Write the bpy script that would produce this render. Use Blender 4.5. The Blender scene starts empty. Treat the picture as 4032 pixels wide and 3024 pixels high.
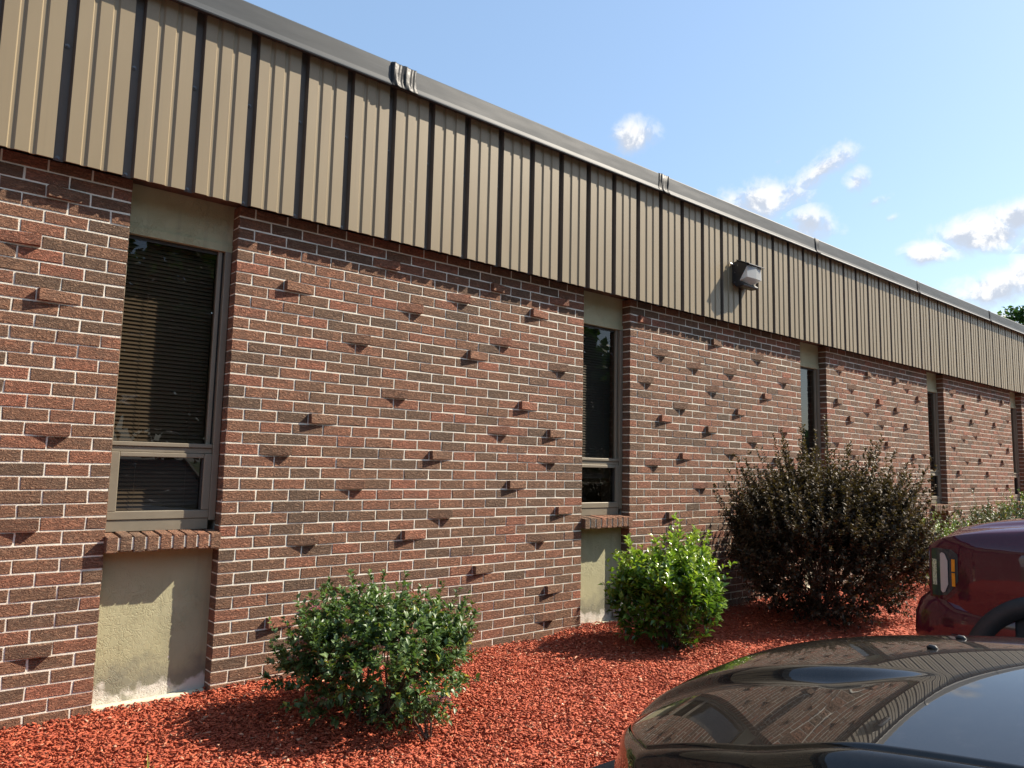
import bpy, math, random
import numpy as np
from mathutils import Vector, Matrix

random.seed(7); rng = np.random.default_rng(7)
S = bpy.context.scene
COL = S.collection

# ---------------------------------------------------------------- camera
cam_d = bpy.data.cameras.new('camera'); cam = bpy.data.objects.new('camera', cam_d); COL.objects.link(cam)
CAM_R = Vector((0.7634079539, -0.6455498776, 0.0217635334))
CAM_U = Vector((-0.0875888852, -0.0700795990, 0.9936886016))
CAM_F = Vector((0.6399503755, 0.7604960258, 0.1100423174))
CAM_P = Vector((-1.5570313, -4.4151551, 1.2985246))
cam.matrix_world = Matrix(((CAM_R.x, CAM_U.x, -CAM_F.x, CAM_P.x), (CAM_R.y, CAM_U.y, -CAM_F.y, CAM_P.y),
                           (CAM_R.z, CAM_U.z, -CAM_F.z, CAM_P.z), (0, 0, 0, 1)))
cam_d.sensor_width = 36; cam_d.lens = 36 * 2969.79 / 4032; cam_d.clip_start = .05; cam_d.clip_end = 3000
S.camera = cam

# ---------------------------------------------------------------- sun, sky, exposure
SUN = Vector((2.15, -1.0, 2.12)).normalized()
sl = bpy.data.lights.new('sun', 'SUN'); sl.energy = 4.9; sl.angle = math.radians(.53); sl.color = (1, .90, .75)
so = bpy.data.objects.new('sun', sl); COL.objects.link(so); so.rotation_euler = SUN.to_track_quat('Z', 'Y').to_euler()
S.view_settings.view_transform = 'Standard'; S.view_settings.look = 'None'
S.view_settings.exposure = 0.95; S.view_settings.gamma = 1.0; S.view_settings.use_curve_mapping = False
SKY_STRENGTH = .12

W = bpy.data.worlds.new('World'); S.world = W; W.use_nodes = True
wt = W.node_tree; wt.nodes.clear()


class NB:
    """small node builder"""
    def __init__(self, tree): self.t = tree
    def add(self, typ, ins=None, **props):
        n = self.t.nodes.new(typ)
        for k, v in props.items(): setattr(n, k, v)
        for k, v in (ins or {}).items():
            s = n.inputs[k]
            if isinstance(v, bpy.types.NodeSocket): self.t.links.new(v, s)
            elif isinstance(v, bpy.types.Node): self.t.links.new(v.outputs[0], s)
            else: s.default_value = v
        return n
    def math(self, op, a, b=None, c=None, clamp=False):
        ins = {0: a}
        if b is not None: ins[1] = b
        if c is not None: ins[2] = c
        return self.add('ShaderNodeMath', ins, operation=op, use_clamp=clamp).outputs[0]
    def vmath(self, op, a, b=None, out=0):
        ins = {0: a}
        if b is not None: ins[1] = b
        return self.add('ShaderNodeVectorMath', ins, operation=op).outputs[out]
    def noise(self, vec, scale, detail=4., rough=.55, dist=0.):
        return self.add('ShaderNodeTexNoise', {'Vector': vec, 'Scale': scale, 'Detail': detail, 'Roughness': rough, 'Distortion': dist}).outputs[0]
    def ramp(self, fac, stops, interp='LINEAR'):
        n = self.add('ShaderNodeValToRGB', {0: fac}); e = n.color_ramp.elements; n.color_ramp.interpolation = interp
        while len(e) < len(stops): e.new(.5)
        for el, (p, c) in zip(e, stops): el.position = p; el.color = (*c, 1) if len(c) == 3 else c
        return n.outputs[0]
    def mix(self, fac, a, b, blend='MIX'):
        n = self.add('ShaderNodeMix', data_type='RGBA', blend_type=blend)
        for i, v in ((0, fac), (6, a), (7, b)):
            s = n.inputs[i]
            if isinstance(v, bpy.types.NodeSocket): self.t.links.new(v, s)
            elif isinstance(v, (tuple, list)): s.default_value = (*v[:3], 1)
            else: s.default_value = v
        return n.outputs[2]
    def mapr(self, v, a, b, c=0., d=1., smooth=False):
        n = self.add('ShaderNodeMapRange', {0: v, 1: a, 2: b, 3: c, 4: d}); n.clamp = True
        if smooth: n.interpolation_type = 'SMOOTHSTEP'
        return n.outputs[0]
    def scale(self, vec, s): return self.vmath('MULTIPLY', vec, s)


nb = NB(wt)
sky = nb.add('ShaderNodeTexSky', sky_type='NISHITA', sun_disc=False, sun_elevation=math.asin(SUN.z),
             sun_rotation=math.atan2(SUN.x, SUN.y) % (2 * math.pi), altitude=100, air_density=1.2, dust_density=1.0, ozone_density=1.8)
dirn = nb.add('ShaderNodeTexCoord').outputs['Generated']
# fair-weather clouds: (direction, axis / half width, axis / half height, density)
CLOUDS = [
    ((.6907, .5948, .4113), (20.26, -22.66, -1.26), (-11.77, -12.64, 38.05), 1.0),
    ((.8066, .4874, .3345), (7.675, -14.01, 1.908), (-13.08, -2.394, 35.02), 1.05),
    ((.8292, .4286, .3588), (4.395, -18.10, 11.46), (-27.89, 19.39, 41.30), .95),
    ((.8437, .4453, .2997), (14.39, -19.71, -11.23), (-1.455, -22.16, 37.02), 1.0),
    ((.7911, .5096, .3383), (13.90, -27.0, 8.167), (-28.75, 3.802, 61.50), .8),
    ((.8678, .3837, .3157), (11.38, -36.82, 13.47), (-54.29, 26.16, 117.4), .7),
    ((.8532, .3952, .3403), (15.29, -54.50, 24.95), (-28.22, 15.98, 52.19), .55),
    ((.8026, .4657, .3728), (12.46, -47.23, 32.17), (-76.83, 49.93, 103.1), .6),
    ((.8804, .3686, .2983), (29.22, -89.19, 23.97), (-68.05, 23.80, 171.5), .5),
    ((.9196, .2866, .2688), (5.426, -18.44, 1.096), (-11.67, -.997, 40.97), 1.2),
    ((.907, .335, .2553), (10.67, -29.80, 1.196), (-16.0, -3.276, 61.14), 1.1),
    ((.9254, .2544, .2808), (6.934, -30.13, 4.448), (-15.34, 3.468, 47.42), 1.2),
    ((.9359, .2829, .2097), (5.565, -19.22, 1.084), (-9.174, -.324, 41.37), 1.2),
    ((.9444, .2476, .2164), (9.80, -33.61, -4.308), (-5.934, -5.916, 32.66), 1.2),
    ((.947, .2699, .1741), (6.363, -21.06, -1.972), (-12.71, -12.07, 87.85), .8),
    ((.943, .2185, .2509), (6.186, -22.52, -3.636), (-7.158, -7.343, 33.29), 1.2),
    ((.9605, .1656, .2237), (3.646, -17.41, -2.772), (-6.892, -6.978, 34.75), 1.2)]
def cloud_at(az, el, wa, wb, s):      # further clouds round the rest of the sky
    a, e = math.radians(az), math.radians(el)
    c = Vector((math.sin(a) * math.cos(e), math.cos(a) * math.cos(e), math.sin(e)))
    e1 = Vector((math.cos(a), -math.sin(a), 0)); e2 = e1.cross(c)
    CLOUDS.append((tuple(c), tuple(e1 / wa), tuple(e2 / wb), s))
for a in ((105, 16, .2, .05, 1.1), (150, 22, .25, .06, 1.0), (190, 15, .22, .05, 1.1), (230, 26, .25, .07, 1.0), (262, 14, .2, .045, 1.1),
          (300, 20, .24, .06, 1.0), (335, 13, .18, .04, 1.0), (208, 40, .2, .09, .9)):
    cloud_at(*a)
fm = vv = None
for c, e1, e2, s in CLOUDS:
    u_ = nb.vmath('DOT_PRODUCT', dirn, e1, 1); v_ = nb.vmath('DOT_PRODUCT', dirn, e2, 1)
    front = nb.math('GREATER_THAN', nb.vmath('DOT_PRODUCT', dirn, c, 1), .2)
    rr = nb.math('SQRT', nb.math('ADD', nb.math('MULTIPLY', u_, u_), nb.math('MULTIPLY', v_, v_)))
    f_ = nb.math('MULTIPLY', nb.math('MULTIPLY', nb.math('MAXIMUM', nb.math('SUBTRACT', 1.42, rr), 0.), s), front)
    if fm is None: fm, vv = f_, v_
    else:
        sel = nb.math('GREATER_THAN', f_, fm)
        vv = nb.math('ADD', vv, nb.math('MULTIPLY', sel, nb.math('SUBTRACT', v_, vv)))
        fm = nb.math('MAXIMUM', fm, f_)
warp = nb.vmath('ADD', dirn, nb.scale(nb.add('ShaderNodeTexNoise', {'Vector': dirn, 'Scale': 9., 'Detail': 3.}).outputs[1], (.05, .05, .05)))
n1 = nb.noise(warp, 15., 9., .62)
n2 = nb.noise(nb.vmath('ADD', warp, (.006, -.006, .012)), 15., 9., .62)
dens = nb.mapr(nb.math('ADD', fm, nb.math('MULTIPLY', nb.math('SUBTRACT', n1, .52), 3.3)), .12, 1.15, 0., 1., True)
dens = nb.math('MULTIPLY', dens, nb.mapr(fm, .0, .25))
shade = nb.mapr(nb.math('ADD', vv, nb.math('ADD', nb.math('MULTIPLY', nb.math('SUBTRACT', n1, n2), 7.), nb.math('MULTIPLY', nb.math('SUBTRACT', n1, .5), 1.6))), -.55, .30, 0., 1., True)
ccol = nb.mix(shade, (2.75, 3.0, 3.45), (4.6, 4.6, 4.6))
haze_sky = nb.mix(.42, sky.outputs[0], (1.62, 2.5, 3.75))     # thin even summer haze over the whole sky
skyc = nb.mix(nb.math('MULTIPLY', dens, .96), haze_sky, ccol)
bg = nb.add('ShaderNodeBackground', {0: skyc, 1: SKY_STRENGTH})
nb.add('ShaderNodeOutputWorld', {0: bg.outputs[0]})

# ---------------------------------------------------------------- helpers
def link(o, parent=None):
    COL.objects.link(o)
    if parent is not None: o.parent = parent
    return o

def tag(o, label=None, cat=None, group=None, kind=None):
    if label: o['label'] = label
    if cat: o['category'] = cat
    if group: o['group'] = group
    if kind: o['kind'] = kind
    return o

def empty(name, loc, label, cat, group=None):
    o = bpy.data.objects.new(name, None); o.location = loc; o.empty_display_size = .2
    return tag(link(o), label, cat, group)

def make_mesh(name, V, F, mat=None, tone=None, smooth=False):
    me = bpy.data.meshes.new(name)
    V = np.asarray(V, dtype=np.float32).reshape(-1, 3)
    if isinstance(F, np.ndarray):
        n, k = F.shape
        me.vertices.add(len(V)); me.vertices.foreach_set('co', V.ravel())
        me.loops.add(n * k); me.loops.foreach_set('vertex_index', F.ravel().astype(np.int32))
        me.polygons.add(n); me.polygons.foreach_set('loop_start', np.arange(0, n * k, k, dtype=np.int32))
        me.update(calc_edges=True); me.validate()
    else:
        me.from_pydata(V.tolist(), [], F); me.update()
    if tone is not None:
        a = me.attributes.new('tone', 'FLOAT', 'FACE'); a.data.foreach_set('value', np.asarray(tone, dtype=np.float32))
    if smooth: me.polygons.foreach_set('use_smooth', np.ones(len(me.polygons), dtype=bool))
    if mat: me.materials.append(mat)
    return me

def mobj(name, V, F, mat, parent=None, tone=None, smooth=False, kind=None, off=(0, 0, 0)):
    """geometry given in world coordinates; parents are empties whose location is subtracted"""
    p = Vector((0, 0, 0)); q = parent
    while q is not None: p += q.location; q = q.parent
    V = np.asarray(V, dtype=np.float64).reshape(-1, 3) + np.asarray(off) - np.array(p)
    o = bpy.data.objects.new(name, make_mesh(name, V, F, mat, tone, smooth))
    if kind: o['kind'] = kind
    return link(o, parent)

BOXF = [(0, 3, 2, 1), (4, 5, 6, 7), (0, 1, 5, 4), (1, 2, 6, 5), (2, 3, 7, 6), (3, 0, 4, 7)]
def box(x0, x1, y0, y1, z0, z1):
    return [(x0, y0, z0), (x1, y0, z0), (x1, y1, z0), (x0, y1, z0), (x0, y0, z1), (x1, y0, z1), (x1, y1, z1), (x0, y1, z1)], list(BOXF)

class MB:
    def __init__(s): s.V = []; s.F = []
    def add(s, V, F):
        b = len(s.V); s.V += [tuple(v) for v in V]; s.F += [tuple(i + b for i in f) for f in F]; return s
    def box(s, *a): return s.add(*box(*a))
    def tube(s, pts, rad, n=6, cap=True):
        pts = [Vector(p) for p in pts]; V = []; F = []
        rad = rad if isinstance(rad, (list, tuple)) else [rad] * len(pts)
        for i, p in enumerate(pts):
            d = (pts[min(i + 1, len(pts) - 1)] - pts[max(i - 1, 0)]).normalized()
            a = d.orthogonal().normalized(); b = d.cross(a)
            V += [tuple(p + (a * math.cos(t) + b * math.sin(t)) * rad[i]) for t in [2 * math.pi * k / n for k in range(n)]]
        for i in range(len(pts) - 1):
            for k in range(n): F.append((i * n + k, i * n + (k + 1) % n, (i + 1) * n + (k + 1) % n, (i + 1) * n + k))
        if cap: F += [tuple(range(n))[::-1], tuple(range((len(pts) - 1) * n, len(pts) * n))]
        return s.add(V, F)
    def obj(s, name, mat, parent=None, **k): return mobj(name, s.V, s.F, mat, parent, **k)

def bevel(o, w=.004, seg=2):
    m = o.modifiers.new('bevel', 'BEVEL'); m.width = w; m.segments = seg; m.limit_method = 'ANGLE'; m.angle_limit = math.radians(35)
    return o

def loft(rings, closed=False):
    n = len(rings[0]); V = [p for r in rings for p in r]; F = []
    for i in range(len(rings) - 1):
        for k in range(n if closed else n - 1):
            F.append((i * n + k, i * n + (k + 1) % n, (i + 1) * n + (k + 1) % n, (i + 1) * n + k))
    return V, F

# ---------------------------------------------------------------- materials
def mat(name):
    m = bpy.data.materials.new(name); m.use_nodes = True; m.node_tree.nodes.clear(); return m, NB(m.node_tree)

def out(n, sh): n.add('ShaderNodeOutputMaterial', {0: sh})

def pbsdf(n, color, rough=.6, metal=0., normal=None, **kw):
    ins = {'Base Color': color if isinstance(color, bpy.types.NodeSocket) else (*color, 1), 'Roughness': rough, 'Metallic': metal}
    if normal is not None: ins['Normal'] = normal
    ins.update(kw)
    return n.add('ShaderNodeBsdfPrincipled', ins).outputs[0]

def bumpn(n, h, dist, strength=1.):
    return n.add('ShaderNodeBump', {'Height': h, 'Distance': dist, 'Strength': strength}).outputs[0]

def wpos(n): return n.add('ShaderNodeNewGeometry').outputs['Position']

def m_brick():
    m, n = mat('brick'); p = wpos(n)
    t = n.add('ShaderNodeAttribute', attribute_name='tone').outputs['Fac']
    c = n.ramp(t, [(0, (.150, .092, .056)), (.2, (.200, .113, .066)), (.4, (.265, .133, .074)), (.6, (.310, .141, .078)), (.85, (.362, .138, .078)), (1, (.41, .146, .084))])
    pt = n.vmath('ADD', p, n.add('ShaderNodeCombineXYZ', {0: n.math('MULTIPLY', t, 37.), 1: 0., 2: 0.}).outputs[0])
    blot = n.noise(n.scale(pt, (5., 5., 9.)), 1., 3.)
    c = n.mix(n.mapr(blot, .5, .68, 0., .4), c, (.15, .102, .070))
    c = n.mix(n.mapr(n.noise(p, .55, 4., .6), .35, .7, .22, 0.), c, (.15, .085, .055))
    rel = n.noise(n.scale(pt, (26., 26., 62.)), 1., 3., .65, .9)
    rid = n.math('ABSOLUTE', n.math('SUBTRACT', rel, .5))
    c = n.mix(n.mapr(rid, 0., .055, .62, 0.), c, (.05, .028, .017))
    c = n.mix(n.mapr(n.noise(p, 260., 2.), .62, .75, 0., .35), c, (.30, .22, .17))
    h = n.math('ADD', n.mapr(rid, 0., .12), n.math('MULTIPLY', n.noise(n.scale(p, (1., 1., 1.8)), 170., 3.), .6))
    out(n, pbsdf(n, c, .88, normal=bumpn(n, h, .007, 1.)))
    return m

def m_mortar():
    m, n = mat('mortar'); p = wpos(n)
    c = n.ramp(n.noise(p, 9., 5., .6), [(.3, (.62, .57, .48)), (.55, (.78, .73, .62)), (.75, (.85, .80, .69))])
    c = n.mix(n.mapr(n.noise(p, 140., 2.), .6, .75, 0., .3), c, (.42, .38, .32))
    out(n, pbsdf(n, c, .9, normal=bumpn(n, n.noise(p, 190., 3.), .003, .7)))
    return m

def m_stucco():
    m, n = mat('painted_stucco'); p = wpos(n)
    c = n.ramp(n.noise(p, 3.2, 4.), [(.3, (.36, .335, .195)), (.7, (.45, .42, .26))])
    z = n.add('ShaderNodeSeparateXYZ', {0: p}).outputs[2]
    b = n.noise(p, 5.5, 5., .6)
    edge = n.math('ADD', z, n.math('MULTIPLY', n.math('SUBTRACT', b, .5), -.55))
    c = n.mix(n.mapr(edge, .12, .26, .75, 0.), c, (.17, .165, .125))           # grey algae stain
    c = n.mix(n.mapr(n.math('ADD', z, n.math('MULTIPLY', n.math('SUBTRACT', n.noise(p, 7., 4.), .5), -.42)), .055, .095, .9, 0.), c, (.66, .62, .55))  # flaked to bare render
    c = n.mix(n.mapr(n.noise(n.vmath('ADD', p, (4., 2., 0.)), 11., 3.), .735, .75, 0., .9), c, (.72, .70, .64))
    c = n.mix(n.mapr(n.noise(n.scale(p, (14., 14., 1.6)), 1., 3.), .56, .72, 0., .30), c, (.2, .19, .13))
    fl = n.noise(n.scale(p, (34., 34., 30.)), 1., 4., .6, .7)
    h = n.math('ADD', n.mapr(n.math('ABSOLUTE', n.math('SUBTRACT', fl, .5)), 0., .05), n.math('MULTIPLY', n.noise(p, 120., 3.), .35))
    h = n.math('MULTIPLY', h, n.mapr(n.noise(p, 4., 2.), .42, .6, .25, 1.))
    out(n, pbsdf(n, c, .75, normal=bumpn(n, h, .0035, .7)))
    return m

def m_simple(name, col, rough=.5, metal=0., var=.12, vs=6., bump=0., bs=80., **kw):
    m, n = mat(name); p = wpos(n)
    lo = tuple(x * (1 - var) for x in col); hi = tuple(min(1, x * (1 + var)) for x in col)
    c = n.ramp(n.noise(p, vs, 5., .6), [(.3, lo), (.7, hi)])
    nm = bumpn(n, n.noise(p, bs, 3.), .002, bump) if bump else None
    r = n.mapr(n.noise(p, vs * 2.3, 4.), .3, .7, rough * .85, min(1, rough * 1.15))
    out(n, pbsdf(n, c, r, metal, nm, **kw)); return m

def m_siding():
    m, n = mat('tan_siding_metal'); p = wpos(n)
    c = n.ramp(n.noise(n.scale(p, (1.2, 1.2, .5)), 1.6, 4.), [(.3, (.232, .178, .104)), (.7, (.272, .213, .128))])
    c = n.mix(n.mapr(n.noise(n.scale(p, (60., 60., 1.5)), 1., 3.), .55, .8, 0., .22), c, (.17, .135, .09))
    sc = n.noise(n.scale(p, (9., 9., 40.)), 1., 2., .5, 1.)
    c = n.mix(n.mapr(sc, .80, .83, 0., .5), c, (.46, .41, .33))
    out(n, pbsdf(n, c, .46, 0., bumpn(n, n.noise(n.scale(p, (3., 3., 1.2)), 1.3, 2.), .02, .12)))
    return m

def m_coping():
    m, n = mat('coping_metal'); p = wpos(n)
    c = n.ramp(n.noise(n.scale(p, (.6, 3., 3.)), 1.4, 4.), [(.3, (.044, .049, .053)), (.7, (.060, .066, .071))])
    c = n.mix(n.mapr(n.noise(n.scale(p, (2.2, 40., 60.)), 1., 3., .6, .6), .64, .74, 0., .35), c, (.11, .115, .12))
    out(n, pbsdf(n, c, .55, .0, bumpn(n, n.noise(n.scale(p, (1.1, 1., 4.)), 1.2, 2.), .03, .25), **{'Specular IOR Level': .3}))
    return m

def fres(n, ior):                               # same value from both sides of a thin pane
    bf = n.add('ShaderNodeNewGeometry').outputs['Backfacing']
    return n.add('ShaderNodeFresnel', {'IOR': n.mapr(bf, 0., 1., ior, 1 / ior)}).outputs[0]

def m_glass():
    m, n = mat('bronze_tinted_glass'); p = wpos(n)
    smudge = n.mapr(n.noise(n.scale(p, (3., 3., 9.)), 2.2, 5., .65, 1.2), .63, .75, 0., .10)
    nm = bumpn(n, n.noise(p, 1.6, 1.), .004, .08)
    fr = n.math('MULTIPLY', fres(n, 1.5), 1.1, clamp=True)
    tr = n.add('ShaderNodeBsdfTransparent', {0: (.40, .37, .33, 1)}).outputs[0]
    gl = n.add('ShaderNodeBsdfGlossy', {0: (.95, .95, .95, 1), 'Roughness': .01, 'Normal': nm}).outputs[0]
    a = n.add('ShaderNodeMixShader', {0: fr, 1: tr, 2: gl}).outputs[0]
    df = n.add('ShaderNodeBsdfDiffuse', {0: (.5, .5, .5, 1)}).outputs[0]
    out(n, n.add('ShaderNodeMixShader', {0: smudge, 1: a, 2: df}).outputs[0]); return m

def m_leaf(name, stops, rough=.45, trans=.3, spec=.5):
    m, n = mat(name)
    t = n.add('ShaderNodeAttribute', attribute_name='tone').outputs['Fac']
    c = n.ramp(t, stops)
    a = pbsdf(n, c, rough, **{'Specular IOR Level': spec})
    tl = n.add('ShaderNodeBsdfTranslucent', {0: n.mix(1., c, (1.3, 1.5, .6), 'MULTIPLY')}).outputs[0]
    out(n, n.add('ShaderNodeMixShader', {0: trans, 1: a, 2: tl}).outputs[0]); return m

def m_mulch(name, dark=1.):
    m, n = mat(name); p = wpos(n)
    t = n.add('ShaderNodeAttribute', attribute_name='tone').outputs['Fac'] if name == 'mulch_chip' else n.noise(n.scale(p, (40., 40., 40.)), 1., 3., .7)
    c = n.ramp(t, [(0, (.19, .033, .015)), (.3, (.34, .059, .024)), (.65, (.45, .088, .035)), (.9, (.53, .140, .062)), (1, (.60, .31, .19))])
    c = n.mix(n.mapr(n.noise(p, 2.2, 3.), .35, .65, .16, 0.), c, (.19, .05, .028))
    c = n.mix(n.mapr(n.noise(n.scale(p, (120., 120., 120.)), 1., 2.), .5, .8, 0., .3), c, (.12, .026, .014))
    nm = bumpn(n, n.noise(p, 90. if name == 'mulch_chip' else 45., 4.), .004 if name == 'mulch_chip' else .02, .8)
    out(n, pbsdf(n, c, .75, normal=nm)); return m

def m_paint(name, col, rough=.06, flake=0., **kw):
    m, n = mat(name); p = wpos(n)
    dust = n.mapr(n.noise(p, 14., 5., .65), .5, .8, 0., .05)
    c = n.mix(dust, col, (.22, .20, .17))
    c2 = n.mix(n.mapr(n.noise(p, 900., 1.), .55, .75, 0., flake), c, tuple(min(1, x * 3 + .03) for x in col))
    r = n.math('ADD', rough, n.math('MULTIPLY', dust, .15))
    out(n, pbsdf(n, c2, .35, 0., **{'Coat Weight': 1., 'Coat Roughness': r, 'Coat IOR': 1.5, 'Specular IOR Level': .05, **kw})); return m

MAT = dict(
    brick=m_brick(), mortar=m_mortar(), stucco=m_stucco(), siding=m_siding(), coping=m_coping(), glass=m_glass(),
    bronze=m_simple('bronze_window_frame', (.235, .20, .148), .42, .15, .08),
    bronze_dark=m_simple('dark_window_gasket', (.035, .033, .03), .6),
    blind=m_simple('blind_slat', (.33, .275, .21), .5, 0., .05),
    blind_dark=m_simple('grey_blind_slat', (.20, .21, .22), .5, 0., .05),
    reveal=m_simple('shade_toned_reveal_metal', (.105, .084, .066), .5, 0., .15, 4.),  # fascia grooves: their deep shade is put into this darker colour
    soffit=m_simple('brown_soffit', (.10, .062, .045), .7, 0., .5, 5.),
    roof=m_simple('roof_membrane', (.12, .12, .12), .9),
    core=m_simple('interior_plaster', (.32, .29, .25), .9),
    concrete=m_simple('concrete', (.42, .40, .37), .9, 0., .15, 8., .5),
    footing=m_simple('painted_footing', (.62, .57, .40), .8, 0., .12, 9., .5),
    asphalt=m_simple('asphalt', (.055, .055, .057), .92, 0., .25, 12., .8, 160.),
    tape=m_simple('black_flashing_tape', (.012, .013, .015), .5, 0., .3, 30., .6, 30., **{'Specular IOR Level': .25}),
    screw=m_simple('galvanised_screw', (.13, .14, .15), .5, .3),
    soil=m_mulch('mulch_bed'), chip=m_mulch('mulch_chip'),
    lamp_black=m_simple('black_cast_housing', (.018, .018, .02), .42, 0., .2, 30.),
    stem=m_simple('stem_bark', (.085, .055, .035), .85, 0., .3, 40.),
    trunk=m_simple('tree_bark', (.10, .075, .055), .9, 0., .3, 20., .8),
    flower=m_leaf('faded_flower', [(0, (.16, .06, .04)), (.6, (.30, .13, .085)), (1, (.42, .16, .20))], .8, .15),
    black_plastic=m_simple('black_plastic', (.02, .02, .021), .55, 0., .15, 20.),
    rubber=m_simple('tyre_rubber', (.018, .018, .018), .8, 0., .2, 30.),
    rim=m_simple('wheel_alloy', (.10, .10, .105), .4, .6),
    chrome=m_simple('silver_reflector', (.62, .62, .60), .28, .55, .1, 30.),
    car_glass=m_simple('dark_car_glass', (.012, .014, .015), .04, 0., .1),
    lamp_glass=m_simple('smoked_lamp_glass', (.03, .035, .04), .05, 0., .1),
    well=m_simple('wheel_well_liner', (.010, .010, .010), 1., 0., .1, **{'Specular IOR Level': 0.}),
    amber=m_simple('amber_reflector', (.72, .26, .015), .25, 0., .1, 40.),
    led_white=m_simple('white_light_guide', (.46, .41, .37), .18, 0., .06, 20.),
)
MAT['paint_red'] = m_paint('dark_red_paint', (.060, .004, .013), .012, .25)
MAT['paint_black'] = m_paint('black_brown_paint', (.012, .010, .008), .006, .15)

def m_clear(name, tint, k):
    m, n = mat(name)
    fr = n.math('ADD', fres(n, 1.5), k)
    tr = n.add('ShaderNodeBsdfTransparent', {0: (*tint, 1)}).outputs[0]
    gl = n.add('ShaderNodeBsdfGlossy', {0: (1, 1, 1, 1), 'Roughness': .03}).outputs[0]
    out(n, n.add('ShaderNodeMixShader', {0: fr, 1: tr, 2: gl}).outputs[0]); return m
MAT['clear'] = m_clear('clear_lens', (.85, .87, .88), .03)

def m_refractor():
    m, n = mat('prismatic_refractor'); p = wpos(n)
    nm = bumpn(n, n.add('ShaderNodeTexWave', {'Vector': p, 'Scale': 70.}).outputs[1], .004, .5)
    a = pbsdf(n, (.78, .80, .80), .18, normal=nm)
    tr = n.add('ShaderNodeBsdfTranslucent', {0: (.85, .87, .88, 1)}).outputs[0]
    out(n, n.add('ShaderNodeMixShader', {0: .45, 1: a, 2: tr}).outputs[0]); return m
MAT['refractor'] = m_refractor()

# ================================================================ setting
ZG = 2.76                                     # wall datum (first bed joint) above the mulch
def Z(v): return v + ZG
LOT = -.20

def grid_sheet(name, x0, x1, y0, y1, nx, ny, zf, mt, **k):
    xs = np.linspace(x0, x1, nx); ys = np.linspace(y0, y1, ny); X, Y = np.meshgrid(xs, ys)
    V = np.stack([X, Y, zf(X, Y)], -1).reshape(-1, 3)
    i = np.arange((ny - 1) * nx).reshape(ny - 1, nx)[:, :-1].ravel()
    return mobj(name, V, np.stack([i, i + 1, i + nx + 1, i + nx], 1), mt, **k)

o = mobj('ground', [(-900, -900, -.215), (900, -900, -.215), (900, 900, -.215), (-900, 900, -.215)], [(0, 1, 2, 3)],
         m_simple('grass_field', (.07, .10, .035), .95, 0., .3, .6), kind='structure')
o = mobj('parking_lot', [(-30, -32, LOT), (45, -32, LOT), (45, -2.42, LOT), (-30, -2.42, LOT)], [(0, 1, 2, 3)], MAT['asphalt'], kind='structure')
mb = MB()
for i in range(25):
    mb.box(-30 + i * 3, -27.012 + i * 3, -2.42, -2.27, -.3, -.045)
bevel(mb.obj('kerb', MAT['concrete'], kind='structure'), .02, 3)
def mulch_z(X, Y):
    X = np.asarray(X, float); Y = np.asarray(Y, float)
    z = .012 * np.sin(X * 2.1 + 1.3) * np.cos(Y * 2.7) + .010 * np.sin(X * 4.7 + Y * 3.1) + .006 * np.sin(X * 9.3 - Y * 7.7)
    return z - .03 * np.clip((-Y - 1.4) / .8, 0, 1) ** 2
o = grid_sheet('mulch_bed', -9, 26, -2.28, .10, 500, 60, lambda X, Y: mulch_z(X, Y) - .012, MAT['soil'], kind='structure')

# ---- loose chips
def chips(n, x0, x1, y0, y1, lmin, lmax, seed):
    g = np.random.default_rng(seed)
    x = g.uniform(x0, x1, n); y = g.uniform(y0, y1, n)
    L = g.uniform(lmin, lmax, n) * g.choice([1, .8, .55, .4], n); wd = g.uniform(.005, .011, n) * (lmax / .05) ** .5; th = g.uniform(.002, .006, n)
    yaw = g.uniform(0, 2 * np.pi, n); pit = g.normal(0, .22, n); rol = g.normal(0, .35, n)
    cy, sy, cp, sp, cr, sr = np.cos(yaw), np.sin(yaw), np.cos(pit), np.sin(pit), np.cos(rol), np.sin(rol)
    a = np.stack([cy * cp, sy * cp, sp], 1); b0 = np.stack([-sy, cy, 0 * sy], 1); c0 = np.cross(a, b0)
    b = b0 * cr[:, None] + c0 * sr[:, None]; c = np.cross(a, b)
    z = mulch_z(x, y) + g.uniform(-.004, .016, n)
    P = np.stack([x, y, z], 1)
    V = np.empty((n, 8, 3))
    tap = g.uniform(.35, 1., (n, 1))
    k = 0
    for sc in (-1, 1):
        for sa, sb in ((-1, -1), (1, -1), (1, 1), (-1, 1)):
            wf = tap if sa > 0 else 1.
            jit = g.normal(0, .0015, (n, 3))
            V[:, k] = P + a * (sa * L / 2)[:, None] + b * (sb * wd / 2)[:, None] * wf + c * (sc * th / 2)[:, None] + jit; k += 1
    F = (np.array(BOXF)[None] + (np.arange(n) * 8)[:, None, None]).reshape(-1, 4)
    t = np.clip(g.beta(3.6, 3., n), 0, .93); t[g.random(n) < .035] = 1.
    return V.reshape(-1, 3), F, np.repeat(t, 6)
cs = [chips(64000, -1.5, 3.6, -2.26, .09, .012, .044, 1), chips(16000, 3.6, 8.5, -2.26, .08, .016, .05, 2), chips(4000, 8.5, 14, -2.2, .05, .03, .07, 3)]
off = 0; Vs, Fs, Ts = [], [], []
for V, F, t in cs: Vs.append(V); Fs.append(F + off); Ts.append(t); off += len(V)
o = mobj('mulch', np.concatenate(Vs), np.concatenate(Fs), MAT['chip'], tone=np.concatenate(Ts), kind='stuff')
tag(o, 'loose red dyed wood mulch covering the planting bed along the wall', 'mulch')

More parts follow.
